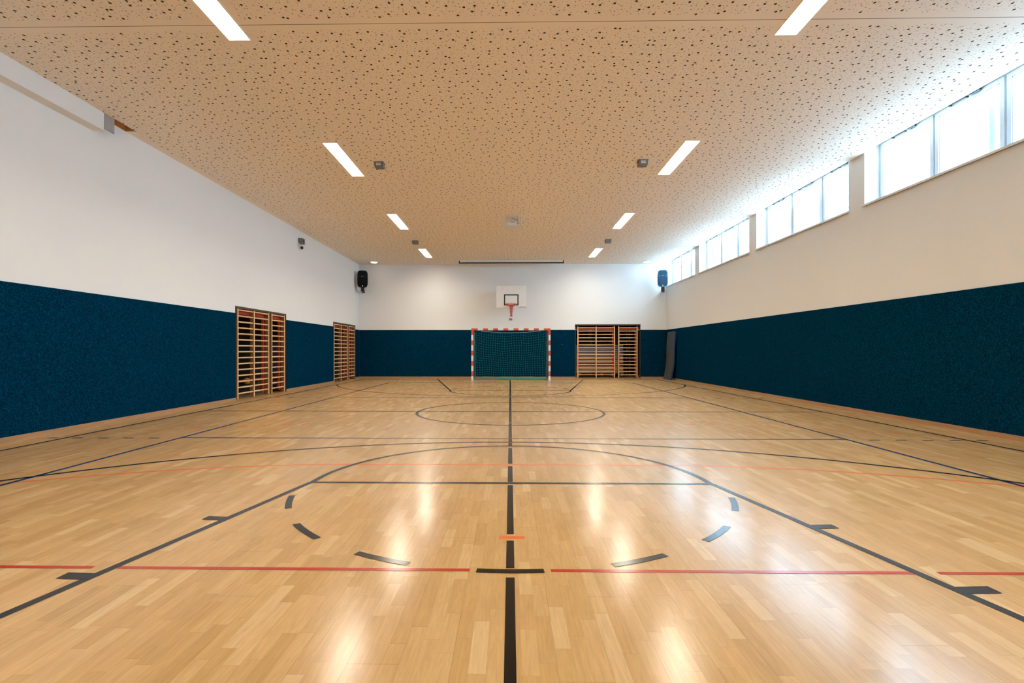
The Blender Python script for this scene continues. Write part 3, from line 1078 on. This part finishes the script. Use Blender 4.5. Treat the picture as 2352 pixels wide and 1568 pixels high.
# ------------------------------------------------------------------ basketball backboard
bb = thing('basketball_backboard', 'white basketball backboard with black square and orange hoop', 'basketball hoop', (0.04, 20.75, 2.92))
bm = B(); rbx(bm, -0.60, 0.60, 0, 0.03, 0, 0.90, 0.006)
obj('board', bm, M_BOARD, bb)
bm = B()
w_ = 0.045
for (x0, x1, z0, z1) in ((-0.295, 0.295, 0.505, 0.55), (-0.295, -0.25, 0.10, 0.505), (0.25, 0.295, 0.10, 0.505), (-0.25, 0.25, 0.10, 0.145)):
    bx(bm, x0, x1, -0.002, 0.0, z0, z1)
obj('target_square', bm, M_BLACK, bb)
bm = B()
for x_ in (-0.345, 0.345):
    for z_ in (0.20, 0.80):
        lathe(bm, [(0.012, -0.004), (0.012, 0.0)], 12, (x_, 0, z_), 'Y')
obj('bolt', bm, M_STEEL, bb)
bm = B()
tube(bm, [(0.225 * math.cos(2 * PI * k / 40), -0.375 + 0.225 * math.sin(2 * PI * k / 40), 0.13) for k in range(40)], 0.010, 8, closed=True)
bx(bm, -0.06, 0.06, -0.155, -0.002, 0.105, 0.125)
bx(bm, -0.07, 0.07, -0.012, -0.002, 0.04, 0.15)
for sx in (-1, 1):
    tube(bm, [(sx * 0.05, -0.006, 0.05), (sx * 0.12, -0.20, 0.118)], 0.007, 6)
rim = obj('rim', bm, M_RIM, bb)
bm = B()
def ringp(a, r, z_):
    return (r * math.cos(a), -0.375 + r * math.sin(a), z_)
for k in range(12):     # cords drawn in to the middle, knotted, then a twisted tail
    a = 2 * PI * k / 12
    side = abs(math.cos(a)) > 0.6
    if side:
        pts = [ringp(a, 0.222, 0.12), ringp(a, 0.15, 0.055), ringp(a, 0.075, 0.01), ringp(a, 0.03, -0.03)]
    else:
        pts = [ringp(a, 0.222, 0.12), ringp(a, 0.09, 0.07), ringp(a, 0.055, 0.0), ringp(a, 0.03, -0.04)]
    tube(bm, pts, 0.0055, 6)
for k in range(8):
    a = 2 * PI * k / 8
    tube(bm, [ringp(a + 0.3 * j, 0.045 if j < 5 else 0.03, 0.10 - 0.035 * j) for j in range(6)], 0.011, 6)
for k in range(5):
    a = 2 * PI * k / 5
    tube(bm, [ringp(a + 0.55 * j, 0.040 + 0.008 * math.sin(j * .6), -0.03 - 0.034 * j) for j in range(11)], 0.016, 6)
for sx in (-1, 1):
    tube(bm, [(sx * 0.03, -0.375, -0.03), (sx * 0.09, -0.37, 0.0), (sx * 0.11, -0.375, -0.05), (sx * 0.08, -0.38, -0.07), (sx * 0.03, -0.375, -0.02)], 0.008, 6)
obj('net', bm, M_BNET, bb)
bm = B()
for sx in (-1, 1):
    tube(bm, [(sx * 0.30, 0.03, 0.75), (sx * 0.30, 1.35, 0.75)], 0.02, 8)
    tube(bm, [(sx * 0.30, 0.03, 0.22), (sx * 0.30, 1.35, 0.22)], 0.02, 8)
    tube(bm, [(sx * 0.30, 0.05, 0.22), (sx * 0.30, 1.33, 0.75)], 0.014, 8)
    bx(bm, sx * 0.30 - 0.03, sx * 0.30 + 0.03, 1.345, 1.365, 0.1, 0.85)
obj('wall_bracket', bm, M_WHITEM, bb)
fc = bpy.data.curves.new('maker_name', 'FONT')
fc.body = 'TURKNA'
fc.size = 0.075
fc.extrude = 0.0008
fc.space_character = 1.15
fc.align_x = 'LEFT'
fc.materials.append(M_BLACK)
fo = bpy.data.objects.new('maker_name', fc)
COL.objects.link(fo)
dg = bpy.context.evaluated_depsgraph_get()
fm = bpy.data.meshes.new_from_object(fo.evaluated_get(dg))
bpy.data.objects.remove(fo)
fo = bpy.data.objects.new('maker_name', fm)
COL.objects.link(fo)
fo.parent = bb
fo.location = (0.27, -0.001, 0.012)
fo.rotation_euler = (PI / 2, 0, 0)
bm = B()
b2 = B()
bx(b2, 0.205, 0.222, -0.002, 0.0, 0.012, 0.085)
for v_ in b2.verts:
    v_.co.x += (v_.co.z - 0.012) * 0.45
merge(bm, b2)
obj('maker_mark', bm, M_BLACK, bb)

# small plate on the wall under the hoop
t = thing('wall_socket', 'small grey socket plate on back wall under the hoop', 'socket', (0.02, YF, 2.54))
bm = B(); rbx(bm, -0.075, 0.075, -0.014, 0, -0.055, 0.055, 0.004)
obj('plate', bm, plain('socket_grey', (0.50, 0.52, 0.50), 0.5), t)
for x_ in (-0.045, 0.0, 0.045):
    bm = B(); bx(bm, x_ - 0.016, x_ + 0.016, -0.017, -0.014, -0.035, 0.035)
    obj('insert', bm, plain('socket_dark', (0.12, 0.13, 0.13), 0.5), t)
# hook on the blue covering
t = thing('wall_hook', 'small black hook on the blue back wall right of the goal', 'hook', (2.232, YF - 0.018, 1.45))
bm = B(); lathe(bm, [(0.03, -0.01), (0.03, 0.0)], 16, (0, 0, 0), 'Y'); obj('plate', bm, M_BLACK, t)
bm = B(); tube(bm, [(0, -0.01, 0), (0, -0.05, 0), (0.02, -0.07, 0.01), (0.05, -0.07, 0.0)], 0.008, 8); obj('arm', bm, M_BLACK, t)

# ------------------------------------------------------------------ projection screen
t = thing('projection_screen', 'rolled up projection screen in a long white housing at the ceiling', 'projection screen', (0.045, 21.1, ZC - 0.128))
bm = B(); rbx(bm, -2.12, 2.12, 0, 0.11, 0.043, 0.128, 0.006); obj('housing', bm, M_WHITEM, t)
bm = B(); rbx(bm, -2.17, 2.17, -0.006, 0.10, 0.0, 0.040, 0.005); obj('bottom_bar', bm, M_BLACK, t)
for sx in (-1, 1):
    bm = B(); bx(bm, sx * 2.145 - 0.02, sx * 2.145 + 0.02, -0.004, 0.10, 0.041, 0.108); obj('end_cap', bm, M_BLACK, t)

# small plate on the ceiling before the screen
bm = B(); rbx(bm, -0.11, 0.11, -0.06, 0.06, -0.015, 0, 0.004)
o = obj('ceiling_plate', bm, M_WHITEM); o.location = (-0.28, 20.6, ZC)
tag(o, 'small pale plate on the ceiling just before the projection screen', 'plate')

# ------------------------------------------------------------------ projector in its cage
t = thing('projector_cage', 'white wire ball guard around the ceiling projector', 'cage', (0.075, 14.1, ZC))
bm = B()
cw, cd, ch = 0.222, 0.60, 0.33
for x_ in [(-cw + 2 * cw * i / 12) for i in range(13)]:
    tube(bm, [(x_, 0, 0), (x_, 0, -ch), (x_, cd, -ch), (x_, cd, 0)], 0.0022, 5)
for z_ in (-0.02, -ch * 0.5, -ch):
    tube(bm, [(-cw, 0, z_), (cw, 0, z_), (cw, cd, z_), (-cw, cd, z_)], 0.0022, 5, closed=True)
for sx in (-1, 1):
    for k in range(1, 9):
        tube(bm, [(sx * cw, cd * k / 9, 0), (sx * cw, cd * k / 9, -ch)], 0.0022, 5)
obj('wire_mesh', bm, M_WHITEM, t)
bm = B()
for sx in (-1, 1):
    tube(bm, [(sx * cw, 0, 0), (sx * cw, 0, -ch), (sx * cw, cd, -ch)], 0.007, 6)
obj('corner_bar', bm, M_WHITEM, t)
t = thing('projector', 'white ceiling projector with black cable inside the wire guard', 'projector', (0.06, 14.35, ZC))
bm = B(); rbx(bm, -0.145, 0.145, -0.05, 0.20, -0.235, -0.15, 0.012, 3); obj('body', bm, M_WHITEM, t)
bm = B(); tube(bm, [(0.0, 0.06, 0), (0.0, 0.06, -0.155)], 0.018, 12); lathe(bm, [(0.05, -0.006), (0.05, 0.0)], 16, (0, 0.06, 0)); obj('mount', bm, M_WHITEM, t)
bm = B(); lathe(bm, [(0.035, -0.01), (0.035, 0.02), (0.025, 0.03)], 16, (-0.06, 0.19, -0.19), 'Y'); obj('lens', bm, M_BLACK, t)
bm = B(); tube(bm, [(-0.03, -0.06, -0.145), (0.0, -0.055, -0.14), (0.04, -0.05, -0.148)], 0.007, 6)
tube(bm, [(-0.02, 0.0, 0), (0.0, -0.05, -0.04), (0.06, -0.08, -0.075), (0.14, -0.1, -0.10), (0.165, -0.1, -0.15), (0.15, -0.08, -0.19), (0.12, -0.05, -0.19)], 0.0065, 8); obj('cable', bm, M_BLACK, t)

# ------------------------------------------------------------------ grey boxes on the ceiling
M_LABEL = plain('label_white', (0.75, 0.75, 0.72), 0.5)
def ceil_box(x, y, lab, w=0.17, h=0.10, sticker=True):
    t = thing('ceiling_box', lab, 'ceiling box', (x, y, ZC), 0, 'grey metal boxes under the ceiling')
    bm = B(); rbx(bm, -w / 2, w / 2, 0, w, -h, 0, 0.004)
    obj('body', bm, M_STEELD, t)
    bm = B(); bx(bm, -w / 2 - 0.012, w / 2 + 0.012, -0.008, w + 0.01, -0.004, 0)
    obj('flange', bm, M_STEELD, t)
    if sticker:
        bm = B(); bx(bm, -0.045, 0.04, -0.003, 0, -0.068, -0.025)
        s_ = obj('sticker', bm, M_LABEL, t)
        bm = B(); bx(bm, -0.033, 0.028, -0.004, -0.003, -0.052, -0.040)
        obj('print', bm, plain('print_grey', (0.2, 0.2, 0.2), 0.6), s_)
ceil_box(-2.60, 10.06, 'grey metal ceiling box with sticker right of left second lamp')
ceil_box(2.60, 10.03, 'grey metal ceiling box with sticker left of right second lamp')
ceil_box(-3.23, 17.28, 'small far grey ceiling box between the left far lamps', 0.19, 0.11, False)
ceil_box(3.29, 17.19, 'small far grey ceiling box between the right far lamps', 0.19, 0.11, False)

# galvanised plate at the end of the boxed duct
t = thing('end_plate', 'galvanised steel plate at the end of the left boxed duct', 'metal plate', (-6.37, 7.94, 4.68))
bm = B(); rbx(bm, -0.006, 0.0, 0.0, 0.20, 0.0, 0.30, 0.001, 1); obj('plate', bm, M_STEEL, t)
bm = B(); bx(bm, -0.17, -0.006, 0.0, 0.004, 0.0, 0.24); bx(bm, -0.02, 0.004, 0.0, 0.20, -0.004, 0.002); obj('flange', bm, M_STEEL, t)

# ------------------------------------------------------------------ camera and siren on the left wall
t = thing('wall_box', 'dark grey box on the left wall under the ceiling', 'wall box', (XL, 15.72, 4.50))
bm = B(); rbx(bm, 0, 0.13, -0.02, 0.2, 0.0, 0.17, 0.008); obj('body', bm, M_STEELD, t)
bm = B(); lathe(bm, [(0.06, 0.0), (0.06, 0.01), (0.03, 0.012)], 20, (0.13, 0.09, 0.085), 'X'); obj('cover', bm, plain('brown_cover', (0.09, 0.05, 0.04), 0.4), t)
t = thing('security_camera', 'white turret camera with black lens under the wall box', 'security camera', (XL, 15.74, 4.40))
bm = B(); rbx(bm, 0, 0.03, -0.06, 0.06, 0.03, 0.12, 0.006); tube(bm, [(0.015, 0, 0.06), (0.07, 0, 0.03), (0.08, 0, 0.0)], 0.02, 8); obj('mount', bm, M_WHITEM, t)
bm = B(); bmesh.ops.create_uvsphere(bm, u_segments=20, v_segments=12, radius=0.065, matrix=Matrix.Translation((0.085, 0.0, -0.03)))
for f in bm.faces: f.smooth = True
h_ = obj('housing', bm, M_WHITEM, t)
bm = B(); bmesh.ops.create_uvsphere(bm, u_segments=20, v_segments=12, radius=0.048, matrix=Matrix.Translation((0.115, -0.03, -0.035)))
for f in bm.faces: f.smooth = True
obj('lens', bm, plain('lens_black', (0.004, 0.004, 0.004), 0.15), h_)

# ------------------------------------------------------------------ speakers
def speaker(x, y, z, rz, lab, grille, trim):
    t = thing('loudspeaker', lab, 'speaker', (x, y, z), rz, 'loudspeakers in the back corners')
    def shell(w, h, d0, d1, n=40, sc_back=0.8):
        b = B()
        rings = []
        for (yy, s) in ((d0, 1.0), (d0 + 0.02, 1.03), ((d0 + d1) / 2, 0.97), (d1, sc_back)):
            ring = []
            for k in range(n):
                a = 2 * PI * k / n
                c_, s_ = math.cos(a), math.sin(a)
                p = 4.5
                rr = (abs(c_) ** p + abs(s_) ** p) ** (-1 / p)
                px, pz = rr * c_ * w / 2 * s, rr * s_ * h / 2 * s
                ring.append(b.verts.new((px, yy, pz + h / 2)))
            rings.append(ring)
        for i in range(len(rings) - 1):
            for k in range(n):
                f = b.faces.new((rings[i][k], rings[i][(k + 1) % n], rings[i + 1][(k + 1) % n], rings[i + 1][k]))
                f.smooth = True
        b.faces.new(rings[0]); b.faces.new(rings[-1])
        return b
    obj('cabinet', shell(0.42, 0.70, -0.15, 0.18), trim, t)
    b = shell(0.36, 0.63, -0.165, -0.149, sc_back=1.0)
    for v_ in b.verts: v_.co.z += 0.035
    gr_ = obj('grille', b, grille, t)
    for sx in (-1, 1):
        bm = B()
        tube(bm, [(sx * 0.20, -0.17, 0.50), (sx * 0.13, -0.172, 0.475), (sx * 0.12, -0.172, 0.455), (sx * 0.13, -0.172, 0.435), (sx * 0.20, -0.17, 0.41)], 0.010, 6)
        obj('side_handle', bm, trim, t)
    bm = B(); bx(bm, -0.05, 0.05, -0.178, -0.172, 0.452, 0.466); obj('badge', bm, M_STEEL, gr_)
    bm = B(); bmesh.ops.create_uvsphere(bm, u_segments=12, v_segments=8, radius=0.018, matrix=Matrix.Translation((0.0, -0.173, 0.055))); obj('indicator', bm, M_LED, gr_)
    bm = B()
    rbx(bm, -0.07, 0.07, -0.06, 0.06, -0.16, 0.01, 0.006)
    bx(bm, -0.05, 0.05, 0.05, 0.57, -0.14, -0.10)
    bx(bm, -0.06, 0.06, 0.55, 0.575, -0.16, -0.06)
    obj('bracket', bm, M_BLACK, t)
M_LED = emissive('indicator_light', (1.0, 0.45, 0.30), 1.4)
M_SPK = plain('speaker_black', (0.004, 0.004, 0.005), 0.7, spec=0.15)
speaker(-6.24, 21.55, 3.85, -0.22 + 0.45, 'black loudspeaker on bracket in the back left corner', M_SPK, plain('speaker_shell', (0.006, 0.006, 0.007), 0.5, spec=0.25))
speaker(6.39, 21.55, 3.85, -0.30, 'loudspeaker with painted bluish reflection on bracket in back right corner beside window',
        plain('speaker_grille_reflection', (0.010, 0.07, 0.13), 0.3), plain('speaker_light_trim_reflection', (0.10, 0.28, 0.38), 0.3))  # bluish reflection put into the grille and trim colours

# ------------------------------------------------------------------ mat leaning in the right corner
t = thing('leaning_mat', 'bent grey mat with blue edge leaning in the back right corner', 'gym mat', (6.55, 21.2, 0))
prof = [(0.0, -0.10), (0.2, -0.06), (0.45, -0.02), (0.65, 0.012), (0.85, 0.025), (1.2, 0.03), (1.6, 0.05), (1.97, 0.085)]
def leaf(y0, y1, o0, o1, z0=0.0, z1=1.0):
    b = B()
    rows = []
    for z_, x_ in prof:
        zz = z0 + (1.97 - z0 - (1.97 - z1)) * z_ / 1.97 if z1 != 1.0 else z_
        rows.append([b.verts.new(p) for p in ((x_ + o0, y0, z_), (x_ + o1, y0, z_), (x_ + o1, y1, z_), (x_ + o0, y1, z_))])
    for i in range(len(rows) - 1):
        for k in range(4):
            b.faces.new((rows[i][k], rows[i][(k + 1) % 4], rows[i + 1][(k + 1) % 4], rows[i + 1][k]))
    b.faces.new(rows[0][::-1]); b.faces.new(rows[-1])
    return b
obj('mat_body', leaf(-0.5, 0.5, 0, 0.05), plain('mat_blue_edge', (0.004, 0.05, 0.17), 0.6), t)
b = leaf(-0.47, 0.47, -0.003, 0.0)
for v_ in b.verts: v_.co.z = 0.03 + v_.co.z * 0.97
obj('mat_face', b, plain('mat_grey_face', (0.055, 0.06, 0.062), 0.8, vary=0.2), t)

# small paper scrap and scuff on the floor by the gate
bm = B(); bx(bm, -0.10, 0.10, -0.03, 0.03, 0.0, 0.0015)
o = obj('floor_strip', bm, plain('pale_strip', (0.6, 0.5, 0.45), 0.5)); o.location = (5.15, 22.02, 0.0)
tag(o, 'short pale strip on the floor before the narrow back gate', 'strip')
